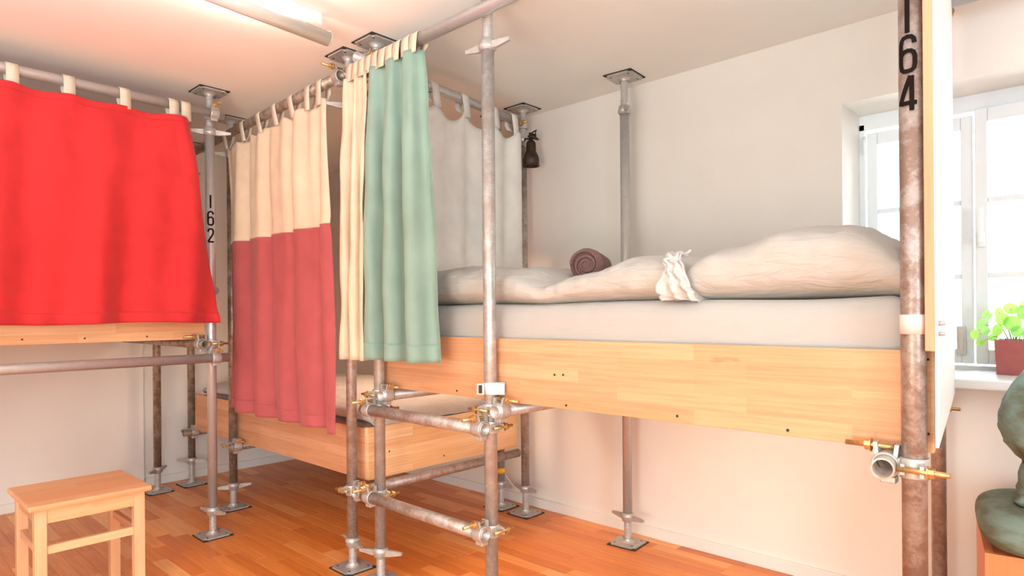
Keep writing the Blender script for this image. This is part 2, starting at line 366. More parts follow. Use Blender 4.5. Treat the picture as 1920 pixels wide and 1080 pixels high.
# ------------------------------------------------------------------ scaffold pieces
TR = .02415
def face_cam(x, y): return math.atan2(CP.y-y, CP.x-x)
def jack_nut_mesh(flip):
    key = ('nut', flip)
    if key not in mesh_cache:
        b = MB(); sg = -1 if flip else 1
        b.lathe([(.019,-.026*sg),(.029,-.020*sg),(.0305,-.004*sg),(.033,0),(.033,.014*sg),(.0275,.016*sg),(.0275,.02*sg)], n=20)
        b.lathe([(.019,.02*sg),(.0275,.02*sg)], n=20, smooth=False)
        for sd in (1, -1):
            p = [(sd*.026, -.010, -.012), (sd*.045, -.008, -.012), (sd*.105, -.006, -.006), (sd*.105, .006, -.006), (sd*.045, .008, -.012), (sd*.026, .010, -.012)]
            if sd < 0: p = p[::-1]
            q = []
            lo = [Vector((a[0], a[1], a[2]-.004 if abs(a[0]) < .09 else a[2])) for a in p]; hi = [Vector((a[0]*(1), a[1], .010 if abs(a[0]) < .09 else .006)) for a in p]
            n = len(p); b.add(lo+hi, [list(range(n))[::-1], [n+i for i in range(n)]]+[(i,(i+1)%n,n+(i+1)%n,n+i) for i in range(n)])
        mesh_cache[key] = b.mesh('jack_nut')
    return mesh_cache[key]
def screw_mesh(L):
    key = ('screw', round(L, 3))
    if key not in mesh_cache:
        prof = []; z = 0
        while z < L-.004: prof += [(.0175, z), (.0195, z+.002), (.0195, z+.004), (.0175, z+.006)]; z += .008
        mesh_cache[key] = MB().lathe(prof, n=18, smooth=False).mesh('threaded_spindle')
    return mesh_cache[key]
def plate_mesh():
    if 'plate' not in mesh_cache:
        bm = bmesh.new(); bmesh.ops.create_cube(bm, size=1)
        for v in bm.verts: v.co = Vector((v.co.x*.15, v.co.y*.15, (v.co.z+.5)*.007))
        ve = [e for e in bm.edges if abs(e.verts[0].co.z-e.verts[1].co.z) > .001]
        bmesh.ops.bevel(bm, geom=ve, offset=.018, segments=3, affect='EDGES'); me = bpy.data.meshes.new('base_plate'); bm.to_mesh(me); bm.free(); mesh_cache['plate'] = me
        me2 = MB().lathe([(.036,.007),(.030,.009),(.024,.018),(.022,.024)], n=20).mesh('collar'); mesh_cache['collar'] = me2
        mesh_cache['pad'] = MB().rbox((-.08,-.08,0), (.08,.08,.005), .002).mesh('rubber_pad')
        hb = MB()
        mesh_cache['hole'] = MB().lathe([(1e-5,0),(.006,0)], (0,0,.0073), n=12, smooth=False).mesh('bolt_hole')
    return mesh_cache['plate']
def foot(pole, z, top, mat, rz=0, spin=0, hand=0, nutz=.135):
    """plate + pad + spindle + winged nut at one end of a pole, z in pole coordinates"""
    plate_mesh(); sg = -1 if top else 1
    rot = (PI if top else 0, 0, rz)
    pl = put('ceiling_plate' if top else 'base_plate', mesh_cache['plate'], W['zinc'], pole, (0, 0, z+sg*.005), rot)
    put('rubber_pad', mesh_cache['pad'], W['rubber'], pl, (0, 0, -.005))
    put('collar', mesh_cache['collar'], W['zinc'], pl)
    for i in (-1, 1):
        for j in (-1, 1): put('bolt_hole', mesh_cache['hole'], W['rubber'], pl, (i*.05, j*.05, 0))
    L = (H-nutz if top else nutz)
    put('spindle', screw_mesh(L), W['galv2'], pole, (0, 0, z+sg*.010) , rot)
    put('winged_nut', jack_nut_mesh(top), W['zinc'], pole, (0, 0, nutz if not top else nutz), (0, 0, hand))
DIG = {'1': [[(.25,0),(.25,1)]],
 '6': [[(.46,.80),(.44,.92),(.36,.99),(.25,1),(.13,.98),(.06,.91),(.03,.78),(.03,.2),(.06,.07),(.14,.01),(.25,0),(.36,.01),(.44,.07),(.47,.2),(.47,.42),(.43,.53),(.35,.58),(.25,.59),(.12,.56),(.05,.47)]],
 '2': [[(.03,.78),(.06,.92),(.14,.99),(.25,1),(.38,.98),(.45,.9),(.46,.76),(.43,.62),(.03,.03)],[(.0,.03),(.5,.03)]],
 '3': [[(.03,.8),(.06,.92),(.14,.99),(.25,1),(.36,.99),(.44,.91),(.46,.78),(.42,.62),(.33,.55),(.22,.54)],[(.33,.55),(.43,.48),(.47,.35),(.46,.2),(.42,.07),(.34,.01),(.25,0),(.13,.02),(.06,.09),(.03,.2)]],
 '4': [[(.52,.22),(.0,.22),(.34,1)],[(.37,1),(.37,0)]]}
def digit_mesh(ch, h, R, phi0):
    b = MB(); sw = .058*h
    for st in DIG[ch]:
        P = [Vector(((x-.25)*h*.82, y*h)) for x, y in st]; Q = [P[0]]
        for a, c_ in zip(P, P[1:]):
            k = max(1, int((c_-a).length/.004)); Q += [a+(c_-a)*(i/k) for i in range(1, k+1)]
        L = []; Rr = []
        for i, p in enumerate(Q):
            t = (Q[min(i+1, len(Q)-1)]-Q[max(i-1, 0)]); t = t.normalized() if t.length > 1e-9 else Vector((0,1)); n = Vector((-t.y, t.x))
            L.append(p+n*sw); Rr.append(p-n*sw)
        mp = lambda p, r: Vector((r*math.cos(phi0+p.x/R), r*math.sin(phi0+p.x/R), p.y))
        V = []
        for i in range(len(Q)): V += [mp(L[i], R+.0002), mp(L[i], R+.0022), mp(Rr[i], R+.0022), mp(Rr[i], R+.0002)]
        f = [(4*i+j, 4*i+(j+1)%4, 4*i+4+(j+1)%4, 4*i+4+j) for i in range(len(Q)-1) for j in range(4)]+[(0,1,2,3),(4*len(Q)-1,4*len(Q)-2,4*len(Q)-3,4*len(Q)-4)]
        b.add(V, f)
    return b
def pole(x, y, label, mat='galv', r=TR, top=True, topz=2.18, botz=.135, hand=(0, 0), rz=0, digits=None, dz=None, dh=.075, dphi=0, group='scaffold poles'):
    o = root('scaffold_pole', label, 'pole', (x, y, 0), group)
    part('tube', MB().pipe((x, y, botz), (x, y, topz), r), W[mat], o)
    foot(o, 0, False, mat, rz, 0, hand[0], botz)
    if top: foot(o, H, True, mat, rz, 0, hand[1], topz)
    if digits:
        ph = face_cam(x, y)+dphi
        for i, ch in enumerate(digits):
            d = put('digit', digit_mesh(ch, dh, r, ph).mesh('digit'), W['ink'], o, (0, 0, dz[i]), label='black digit '+ch)
    return o
A_ = pole(.215, -1.447, 'galvanised pole on base plate against left wall, nearest the stool', 'galvb', hand=(2.32, .2), botz=.15)
B_ = pole(.19, -1.217, 'brown steel pole in the left corner, with wide winged nut near floor', 'galvb', hand=(.75, .3), botz=.17)
P390 = pole(1.38, -1.55, 'bright silver pole numbered 162 beside the red curtain', 'galv2', hand=(.2, 1.2), digits='162', dz=(1.765, 1.675, 1.583), dh=.071, dphi=.05)
P435 = pole(.962, -1.258, 'dark brown steel pole at left edge of the cream and rose curtain', 'galvb', hand=(1.34, 1.3))
P650 = pole(2.327, -1.29, 'spotted grey pole numbered 163 right of the rose curtain', 'galvr', hand=(-.2, 1.2), botz=.125, topz=2.165, digits='163', dz=(1.80, 1.70, 1.605), dh=.078, dphi=.35)
P700 = pole(2.547, -1.288, 'pole carrying the left ends of the two ladder rungs, under green curtain', 'galv', hand=(.45, .3), botz=.13)
P917 = pole(3.247, -1.288, 'tall pole at right end of ladder rungs, with white label holder', 'galv', hand=(.4, .1), r=.0243)
P1709 = pole(4.603, -1.288, 'thick foreground pole numbered 164 at the pillow end of the high bed', 'galvd', r=.0252, topz=2.25, digits='164', dz=(1.808, 1.722, 1.634), dh=.077, dphi=-.28)
P980 = pole(2.39, -.147, 'pole by back wall with the small dark lantern hanging on it', 'galvr', hand=(-.16, 2.32), topz=2.187, botz=.15)
P942 = pole(2.187, -.145, 'back pole with two yellow tape bands behind the low bed', 'galv', hand=(-.16, .3), botz=.14)
P1170 = pole(3.111, -.165, 'lone silver pole at back wall behind the towel, rear of high bed', 'galv2', hand=(-.16, 2.32), topz=2.225, botz=.14, rz=.08)
PR = pole(4.462, -.17, 'dark rear pole half hidden behind the white panel near window', 'galvr', hand=(.3, 1.9), topz=2.1)
for zc in (.43, .225): part('tape_band', MB().lathe([(TR+.0002,-.016),(TR+.0018,-.016),(TR+.0018,.016),(TR+.0002,.016)], (2.187,-.145,zc), n=24, close=True), W['tapey'], P942, 'yellow tape band')
part('sticker_band', MB().lathe([(.0254,-.022),(.0268,-.022),(.0268,.022),(.0254,.022)], (4.603,-1.288,1.156), n=32, close=True), W['tapec'], P1709, 'pale wrapped sticker band')

# tubes -------------------------------------------------
def tube(p0, p1, label, mat='galv', group='horizontal scaffold tubes'):
    b = MB().pipe(p0, p1, TR); return solo('scaffold_tube', b, W[mat], label, 'tube', group)
F0 = -1.343
tube((1.435,-3.6,2.268), (1.435,-1.50,2.268), 'silver rail carrying the red curtain', 'galv2')
tube((1.435,-3.6,.962), (1.435,-1.482,.962), 'silver tube running below the wooden board of the red-curtained bed', 'galv2')
tube((.1,-1.606,1.037), (1.45,-1.606,1.037), 'cross tube with open end under board of red-curtained bed', 'galvb')
tube((.42,-1.3135,2.262), (2.345,-1.3455,2.287), 'dark brown rail carrying the cream and rose curtain', 'galvb')
tube((2.43,F0,2.287), (4.68,F0,2.287), 'long shiny rail from green curtain bunch to upper frame edge', 'galv2')
tube((2.50,F0,.768), (3.275,F0,.768), 'upper ladder rung between the two poles', 'galvr', 'ladder rungs')
tube((2.50,F0,.385), (3.275,F0,.385), 'lower ladder rung between the two poles', 'galvr', 'ladder rungs')
tube((2.603,-1.322,.832), (2.603,-.11,.832), 'cross tube under left end of high bed board', 'galv')
tube((3.303,-1.325,.832), (3.303,-.11,.832), 'cross tube under high bed, beside the white label holder', 'galv')
tube((4.553,-1.35,.832), (4.403,-.11,.832), 'cross tube with big open end at pole 164', 'galvr')
tube((.245,-1.29,.375), (.245,-.11,.375), 'cross tube under low bed at the far left corner pole', 'galvb')
tube((1.015,-1.30,.385), (1.015,-.11,.385), 'cross tube under low bed at the brown pole', 'galvb')
tube((2.381,-1.25,.368), (2.381,-.2,.368), 'tube under the right end board of the low bed', 'galvr')
tube((2.492,-1.36,2.33), (2.425,-.24,2.30), 'pale tube carrying the off-white curtain at the back', 'galv2')
tube((4.42,-.232,2.285), (6.0,-.232,2.285), 'rear rail leaving frame top right near window', 'galv2')

# couplers ----------------------------------------------
def coupler_parts():
    if 'cp' in mesh_cache: return mesh_cache['cp']
    off = .0545; ri, ro = .0245, .0300
    def ring(b, o, ax, wd=.046):
        b.lathe([(ri,-wd/2),(ro-.001,-wd/2),(ro,-wd/2+.004),(ro,wd/2-.004),(ro-.001,wd/2),(ri,wd/2)], o, ax, 28, close=True)
    def ear(b, c0, d, wdir, h=.030, th=.009, wd=.036):    # lug standing up along d from c0
        c0, d, wdir = Vector(c0), Vector(d), Vector(wdir); t = d.cross(wdir).normalized()
        poly = [c0-wdir*wd/2, c0+wdir*wd/2, c0+wdir*wd*.36+d*h, c0-wdir*wd*.36+d*h]
        b.prism([p-t*th/2 for p in poly], t*th)
    l1, l2, l3, l4, pt_ = MB(), MB(), MB(), MB(), MB()
    ear(l1, (-off-.018,0,.020), (-.15,0,.99), (0,1,0), .030); ear(l2, (-off+.020,0,.020), (.1,0,.99), (0,1,0), .028)
    pt_.rbox((-off-.012,-.018,-.042), (-off+.020,.018,-.026), .004)
    ear(l3, (.020,-.018,0), (.1,-.99,0), (0,0,1), .026, .008, .034); ear(l4, (-.016,-.020,0), (0,-.99,0), (0,0,1), .020, .008, .034)
    band1, band2, bridge = MB(), MB(), MB(); ring(band1, (0,0,0), (0,0,1)); ring(band2, (-off,0,0), (0,1,0)); bridge.rbox((-off+.024,-.02,-.02), (-.024,.02,.02), .003)
    bolt = MB().cyl((-off-.088,0,.040), (-off+.026,0,.040), .0062, 12)
    nut = MB().lathe([(.0001,0),(.0125,0),(.0125,.011),(.016,.011),(.016,.014),(.0001,.014)], (-off-.046,0,.040), (1,0,0), 8, smooth=False)
    bolt2 = MB().cyl((-.026,-.040,0), (.074,-.040,0), .0062, 12)
    nut2 = MB().lathe([(.0001,0),(.016,0),(.016,.003),(.0125,.003),(.0125,.014),(.0001,.014)], (.032,-.040,0), (1,0,0), 8, smooth=False)
    mesh_cache['cp'] = {mir: [(n, (mirror(b) if mir else b).mesh(n), mt) for n, b, mt in
        (('band', band1, 'zinc'), ('band', band2, 'zinc'), ('bridge', bridge, 'zinc'), ('lug', l1, 'zinc'), ('lug', l2, 'zinc'), ('lug', l3, 'zinc'), ('lug', l4, 'zinc'), ('hinge_plate', pt_, 'zinc'), ('bolt', bolt, 'brass'), ('nut', nut, 'brass'), ('bolt', bolt2, 'brass'), ('nut', nut2, 'brass'))] for mir in (False, True)}
    return mesh_cache['cp']
def mirror(b):
    n = MB(); n.v = [Vector((-v.x, v.y, v.z)) for v in b.v]; n.f = [list(q)[::-1] for q in b.f]; n.sm = list(b.sm); return n
def coupler(x, y, z, rz, label, mir=False, rx=0, rust=False):
    o = root('scaffold_coupler', label, 'clamp', (x, y, z), 'clamps joining tubes to poles'); o.rotation_euler = (0, rx, rz)
    for n, me, mt in coupler_parts()[mir]: put(n, me, W[mt], o)
# rz 0: tube B along Y on the -X side; mirrored: on the +X side; rz 90: tube B along X in front (-Y)
Q = PI/2
coupler(4.603, -1.288, .832, 0, 'large clamp holding open tube end at foreground pole 164')
coupler(3.247, -1.288, .832, 0, 'clamp just below white label holder', True)
coupler(2.547, -1.288, .832, 0, 'clamp on left ladder pole under green curtain hem', True)
coupler(3.247, -1.288, .768, Q, 'clamp at right end of the upper ladder rung')
coupler(2.547, -1.288, .768, Q, 'clamp at left end of the upper ladder rung')
coupler(3.247, -1.288, .385, Q, 'clamp at right end of the lower ladder rung')
coupler(2.547, -1.288, .385, Q, 'clamp at left end of the lower ladder rung')
coupler(1.38, -1.55, .962, Q*2, 'clamp holding the silver tube at pole 162', False)
coupler(1.38, -1.55, 1.037, Q, 'clamp around open tube end at the pole 162, below red curtain', False)
coupler(1.38, -1.55, 2.268, Q*2, 'clamp at right end of the red curtain rail')
coupler(.19, -1.217, .375, 0, 'clamp low on the far left corner pole', True)
coupler(.962, -1.258, .385, 0, 'clamp low on the brown pole beside rose curtain', True)
coupler(2.327, -1.29, .368, 0, 'clamp on spotted pole under corner of low bed', True)
coupler(2.327, -1.29, 2.287, Q, 'rusty clamp at right end of brown rail, near ceiling', False)
coupler(2.547, -1.288, 2.33, 0, 'clamp at ceiling above the green curtain', False)
coupler(2.39, -.147, 2.30, 0, 'clamp under ceiling plate above the dark lantern')
coupler(4.462, -.17, 2.285, Q, 'clamp on rear rail behind white panel')
coupler(4.462, -.17, .832, 0, 'small clamp behind the white panel', False)

# white label holder on the ladder pole
lh = root('label_holder', 'white label holder strapped round the ladder pole above the clamps', 'label', (3.247,-1.288,.91))
ph = face_cam(3.247, -1.288)
def rp(v, a): return (3.247+v[0]*math.cos(a)-v[1]*math.sin(a), -1.288+v[0]*math.sin(a)+v[1]*math.cos(a), v[2])
def rbx(a0, a1, ang, r=.002):
    b = MB().rbox(a0, a1, r); b.v = [Vector(rp(v, ang)) for v in b.v]; return b
part('strap', MB().lathe([(.0245,-.021),(.0262,-.021),(.0262,.021),(.0245,.021)], (3.247,-1.288,.911), n=28, close=True), W['plate'], lh)
part('plate', rbx((.0265,.0,.890), (.033,.052,.934), ph), W['plate'], lh, 'blank white plate')
part('buckle', rbx((.022,-.050,.890), (.032,-.022,.932), ph), W['zinc'], lh)
part('buckle_slot', rbx((.0322,-.043,.896), (.0334,-.030,.926), ph, .0004), W['rubber'], lh)

# ------------------------------------------------------------------ bed boards
def board(root_, name, a, b, mat): return part(name, MB().rbox(a, b, .0025), W[mat], root_)
def screws(par, pts, axis=(0,-1,0)):
    for p in pts:
        part('screw', MB().cyl(p, Vector(p)+Vector(axis)*.0015, .0042, 10), W['rubber'], par)
hb = root('bed_frame', 'pine board frame of the high bed carried on scaffold tubes', 'bed frame', (2.52,-1.25,.862), 'pine bed frames')
fbd = board(hb, 'front_board', (2.52,-1.25,.860), (4.610,-1.222,1.094), 'board')
screws(fbd, [(3.524,-1.2502,.974), (3.562,-1.2502,.976), (3.574,-1.2502,.873), (3.991,-1.2502,.880), (4.31,-1.2502,.876), (3.02,-1.2502,.88)])
board(hb, 'back_board', (2.52,-.218,.860), (4.45,-.192,1.094), 'board')
board(hb, 'end_board', (2.52,-1.222,.860), (2.548,-.218,1.094), 'boardy')
q = [(4.611,-1.25), (4.635,-1.25), (4.515,-.20), (4.491,-.20)]
eb = part('end_board', MB().prism([(a, b, .862) for a, b in q], (0,0,.233)), W['boardy'], hb)
for z in (.905, 1.075): part('screw', MB().cyl((4.624,-1.2502,z), (4.624,-1.252,z), .003, 8), W['rubber'], eb)
lb = board(hb, 'slat_base', (2.549,-1.221,.90), (4.44,-.22,.93), 'board')
# tall white panel at the head end, with its pine stud
pr = root('partition_panel', 'tall white lacquered panel with pine edge at the head of the high bed', 'panel', (4.64,-1.3,.885))
part('stud', MB().rbox((4.6292,-1.312,1.097), (4.648,-1.262,2.398), .002), W['studz'], pr, 'bare pine edge post')
q = [(4.6365,-1.26), (4.6482,-1.31), (4.6540,-1.31), (4.517,-.19), (4.5113,-.19)]
part('white_sheet', MB().prism([(a, b, .886) for a, b in q], (0,0,1.512)), W['whitep'], pr)
for z in (1.135, 1.158): part('bolt_head', MB().lathe([(.0001,0),(.006,0),(.004,.012),(.0001,.014)], (4.6505,-1.285,z), (1,.15,0), 10), W['zinc'], pr)

lbk = root('bed_frame', 'pine board frame of the bed behind the red curtain', 'bed frame', (1.36,-1.58,1.06), 'pine bed frames')
fb_ = board(lbk, 'side_board', (1.332,-3.6,1.063), (1.36,-1.578,1.29), 'boardy')
screws(fb_, [(1.3602,-1.86,1.085), (1.3602,-2.13,1.085), (1.3602,-2.37,1.088)], (1,0,0))
board(lbk, 'end_board', (.06,-1.606,1.065), (1.331,-1.58,1.29), 'board')
board(lbk, 'slat_base', (.06,-3.6,1.10), (1.331,-1.607,1.125), 'board')
mb_ = root('bed_frame', 'pine board frame of the low bed behind the rose curtain', 'bed frame', (1.3,-1.22,.395), 'pine bed frames')
board(mb_, 'front_board', (.27,-1.222,.40), (2.33,-1.196,.645), 'board')
eb2 = board(mb_, 'end_board', (2.331,-1.222,.400), (2.357,-.178,.650), 'boardlit')
screws(eb2, [(2.3572,-1.1,.52), (2.3572,-.75,.44)], (1,0,0))
board(mb_, 'back_board', (.27,-.202,.40), (2.33,-.178,.645), 'board')
board(mb_, 'slat_base', (.272,-1.195,.42), (2.33,-.203,.445), 'board')

# ------------------------------------------------------------------ bedding
def fn(x, y, z, k=1): return noise.noise(Vector((x*k, y*k, z*k)))
def soft_box(name, a, b, r, mat, label, cat, group=None, nse=.006, k=6, res=.06):
    """rounded, slightly uneven mattress-like block"""
    bm = bmesh.new(); bmesh.ops.create_cube(bm, size=1)
    d = [b[i]-a[i] for i in range(3)]
    for ax in range(3):
        cuts = max(1, int(d[ax]/res)); es = [e for e in bm.edges if abs((e.verts[0].co-e.verts[1].co)[ax]) > .99/1 and all(abs((e.verts[0].co-e.verts[1].co)[o]) < 1e-6 for o in range(3) if o != ax)]
        bmesh.ops.subdivide_edges(bm, edges=es, cuts=cuts, use_grid_fill=True)
    ctr = Vector([(a[i]+b[i])/2 for i in range(3)])
    for v in bm.verts:
        p = Vector([v.co[i]*d[i] for i in range(3)]); q = Vector([max(-d[i]/2+r, min(d[i]/2-r, p[i])) for i in range(3)]); dd = p-q
        if dd.length > 1e-9: p = q+dd.normalized()*r
        w_ = ctr+p; n_ = (dd.normalized() if dd.length > 1e-9 else Vector((0,0,0)))
        v.co = p+n_*nse*fn(w_.x, w_.y, w_.z*2, k)
    for f in bm.faces: f.smooth = True
    me = bpy.data.meshes.new(name); bm.to_mesh(me); bm.free()
    o = put(name, me, W[mat], None, ctr); tag(o, label, cat, group); return o
def skew(o, k=.118, x0=2.56, x1=4.60, yr=-1.21):
    for v in o.data.vertices:
        x = v.co.x+o.location.x; y = v.co.y+o.location.y; v.co.x -= k*(x-x0)/(x1-x0)*(y-yr)
    return o
mt_ = soft_box('mattress', (2.56,-1.214,.932), (4.600,-.225,1.222), .05, 'sheet', 'thick mattress in white fitted sheet on the high bed', 'mattress', 'white mattresses', .006, 3); skew(mt_)
soft_box('mattress', (.30,-1.19,.447), (2.30,-.21,.655), .045, 'sheet', 'mattress in white sheet on the low bed', 'mattress', 'white mattresses')
soft_box('mattress', (.08,-3.5,1.127), (1.325,-1.62,1.30), .045, 'sheet', 'mattress of the bed hidden behind the red curtain', 'mattress', 'white mattresses')

def lerp(tab, x):
    if x <= tab[0][0]: return tab[0][1]
    for (a, b), (c_, d) in zip(tab, tab[1:]):
        if x <= c_: t = (x-a)/(c_-a); t = t*t*(3-2*t); return b+(d-b)*t
    return tab[-1][1]
def quilt(name, x0, x1, y0, y1, zb, top, mat, label, cat, nx=120, nv=64, wr=.010, gath=None, group=None, ex=3.0):
    """closed cushion-like body: super-elliptic cross-sections along X with noise wrinkles"""
    def f(u, v):
        t = v; x = x0+(x1-x0)*t; e = (1-abs(2*t-1)**12)**.5 if 0 < t < 1 else 0
        e = max(e, .02); zt = lerp(top, x); hh = (zt-zb)/2*e; zc = zb+(zt-zb)/2*e if e > .3 else zb+(zt-zb)/2*e
        hw = (y1-y0)/2*(.93+.07*e); yc = (y0+y1)/2; a = 2*PI*u
        ca, sa = math.cos(a), math.sin(a); px = (abs(ca)**(2/ex))*(1 if ca > 0 else -1); pz = (abs(sa)**(2/ex))*(1 if sa > 0 else -1)
        y = yc+hw*px; z = zc+hh*pz
        n1 = fn(x, y*1.2, z, 5)*wr+fn(x*1.4, y, z+3, 14)*wr*.5+abs(fn(x*2, y*.6+5, z, 9))*wr*.7
        if gath: n1 += gath(x, y, z)
        return Vector((x, y-px_sign(px)*-1*n1*abs(px)*-1 if False else y+n1*px*.6, z+n1*pz*.8 if pz > 0 else zc+hh*pz))
    b = MB().grid(f, nx_ := nv, nx, cu=True)
    # end caps
    n = nv; b.f.append(list(range(n))[::-1]); b.sm.append(True); k = (nx-1)*n; b.f.append([k+i for i in range(n)]); b.sm.append(True)
    return solo(name, b, W[mat], label, cat, group)
def px_sign(p): return 1 if p > 0 else -1
ribs = lambda x, y, z: .0035*math.sin(x*210)*max(0, 1-abs(x-2.74)/.14) + .004*fn(x*3, y*3, z*6, 10)
quilt('duvet', 2.57, 4.03, -1.208, -.25, 1.206, [(2.57,1.37),(2.75,1.397),(3.0,1.39),(3.22,1.372),(3.42,1.305),(3.56,1.345),(3.78,1.385),(4.03,1.375)], 'linen', 'white crumpled duvet under the rolled towel', 'duvet', 130, 72, .016, ribs, 'white bedding on the high bed')
skew(quilt('pillow', 3.95, 4.585, -1.20, -.42, 1.208, [(3.95,1.345),(4.08,1.392),(4.30,1.435),(4.42,1.43),(4.585,1.37)], 'linen', 'large plump white pillow at the window end of high bed', 'pillow', 80, 72, .011, lambda x, y, z: .003*fn(x*2, y*2, z*2, 40), 'white bedding on the high bed'))
# open pillowcase flap: crumpled white frill standing between duvet and pillow
def frill(u, v):
    path = [(-1.212,1.222),(-1.232,1.25),(-1.236,1.30),(-1.226,1.335),(-1.20,1.358),(-1.15,1.372)]
    t = v*(len(path)-1); i = min(int(t), len(path)-2); k = t-i; y = path[i][0]*(1-k)+path[i+1][0]*k; z = path[i][1]*(1-k)+path[i+1][1]*k
    w_ = .034+.010*math.sin(v*5+1)+.012*(1-v); x = 3.985-.03*v+(u-.5)*2*w_
    n1 = .012*math.sin(u*16+v*6)+.014*fn(u*3, v*6, 2, 1.6); x += .02*fn(v*5, u, 7, 1.5)
    return Vector((x, y-n1*(1-v)-.004, z+n1*v*.5+.003*math.sin(v*22+u*4)))
solid(solo('pillowcase', MB().grid(frill, 40, 60), W['frill'], 'bright white gathered pillowcase opening between duvet and pillow', 'pillowcase'), .005)
quilt('duvet', .34, 2.366, -1.222, -.21, .652, [(.34,.74),(1.2,.76),(2.366,.755)], 'linen', 'white duvet on the low bed, seen between the ladder poles', 'duvet', 90, 56, .014, None, 'white duvets on the other beds')
quilt('duvet', .35, 1.24, -3.3, -1.42, 1.29, [(.35,1.38),(.8,1.42),(1.24,1.39)], 'linen', 'white bedding corner peeking out behind pole 162', 'duvet', 60, 64, .010, None, 'white duvets on the other beds')

# rolled towel
tw = root('rolled_towel', 'rolled mauve brown terry towel lying on the white duvet', 'towel', (3.41,-.92,1.392))
ax = Vector((-.36,.93,0)).normalized(); px = Vector((ax.y,-ax.x,0))*-1; o0 = Vector((3.415,-.92,1.378))
Rt = .068
def outer(u, v):
    a = 2*PI*u; t = v; r = Rt*(1-.16*t)*(1+.05*fn(math.cos(a), math.sin(a), t*2, 1.5)); e = 1-.25*max(0, 1-min(t, 1-t)/.06)**2
    return o0+ax*(t*.215)+(px*math.cos(a)*1.03+Vector((0,0,1))*math.sin(a)*.96)*r*e
b = MB().grid(outer, 40, 26, cu=True); k = 25*40; b.f.append([k+i for i in range(40)]); b.sm.append(True)
part('roll', b, W['towel'], tw)
def spiral(u, v):
    a = u*2*PI*2.6; r = (Rt-.008)*(1-.80*u)*(1+.06*math.sin(a*1.5)); th = (v-.5)*.0
    return o0+ax*(.012-.016*v+.012*u)+(px*math.cos(a)+Vector((0,0,.95))*math.sin(a))*(r)
sp = part('spiral_fold', MB().grid(spiral, 110, 4), W['towel'], tw); solid(sp, .0115); subsurf(sp, 1)
part('core', MB().cyl(o0+ax*.012, o0+ax*.03, Rt-.006, 30), W['towel'], tw)

# ------------------------------------------------------------------ curtains
def tab(parent, p, dirv, front, drop, wd=.044, slant=0, mat='creamtab', back=.7, rr=.0275):
    p, d, f = Vector(p), Vector(dirv).normalized(), Vector(front).normalized(); up = Vector((0,0,1)); path = []
    path.append((rr+.004, -drop)); path.append((rr+.003, -drop*.5))
    for i in range(13):
        a = PI*i/12; path.append((math.cos(a)*rr, math.sin(a)*rr))
    path.append((-rr, -drop*.4)); path.append((-rr*.2, -drop*back))
    V = []; k = len(path)
    for i, (a, z) in enumerate(path):
        sl = slant*(-z if z < 0 else 0)*(1 if i < k/2 else -.8)
        for j in (-.5, .5): V.append(p+f*a+up*z+d*(j*wd+sl))
    b = MB().add(V, [(2*i, 2*i+1, 2*i+3, 2*i+2) for i in range(k-1)], True)
    o = part('tab', b, W[mat], parent); solid(o, .002); return o
def cloth(parent, name, fn_, nu, nv, mat, label=None, th=.0022):
    o = part(name, MB().grid(fn_, nu, nv), W[mat], parent, label); solid(o, th); return o

# red curtain along Y at X = 1.47
rc = root('curtain', 'bright red curtain with cream tabs hanging on the left bed', 'curtain', (1.46,-2.2,2.2), 'tab-top curtains')
def red(u, v, zr=(0, 1)):
    yt = -3.05+(-1.688+3.05)*u; yb = -3.05+(-1.535+3.05)*u; vv = zr[0]+(zr[1]-zr[0])*v; y = yt+(yb-yt)*max(vv, 0)**1.15
    zt = 2.194+.004*math.cos((yt+1.758)*2*PI/.222); z = zt+(1.158+.004*math.sin(y*9)-zt)*vv
    k = .35+.65*min(1, vv*1.5)
    x = 1.476+k*(.026*math.sin(y*17.5+.8*vv)+.014*math.sin(y*31+2+vv*2))+.030*fn(y*1.3, z*.5+y*.4, 0, 4)+.006*fn(y*3, z*2, 5, 4)+.010*math.exp(-((u-1)/.035)**2)*math.sin(vv*9)
    x += -.012*math.exp(-vv*9)*abs(math.sin((yt+1.758)*PI/.222))
    e = max(0, (u-.945)/.055)
    x += -.022*e*e*math.exp(-vv*2.5)+.02*math.sin(e*PI)*math.exp(-vv*3)+.004*math.sin(z*60)*math.exp(-(vv-.96)**2*200)
    return Vector((x, y, z))
pan = cloth(rc, 'fabric_panel', lambda u, v: red(u, v), 200, 90, 'red')
cloth(rc, 'hem', lambda u, v: red(u, v, (.952, 1.004))+Vector((.0022,0,0)), 200, 6, 'red')
cloth(rc, 'heading', lambda u, v: red(u, v, (-.004, .026))+Vector((.0022,0,0)), 200, 5, 'red')
for yv in (-2.84, -2.625, -2.413, -2.205, -1.978, -1.758, -1.700): tab(rc, (1.435,yv,2.268), (0,1,0), (1,0,0), .078, .046)

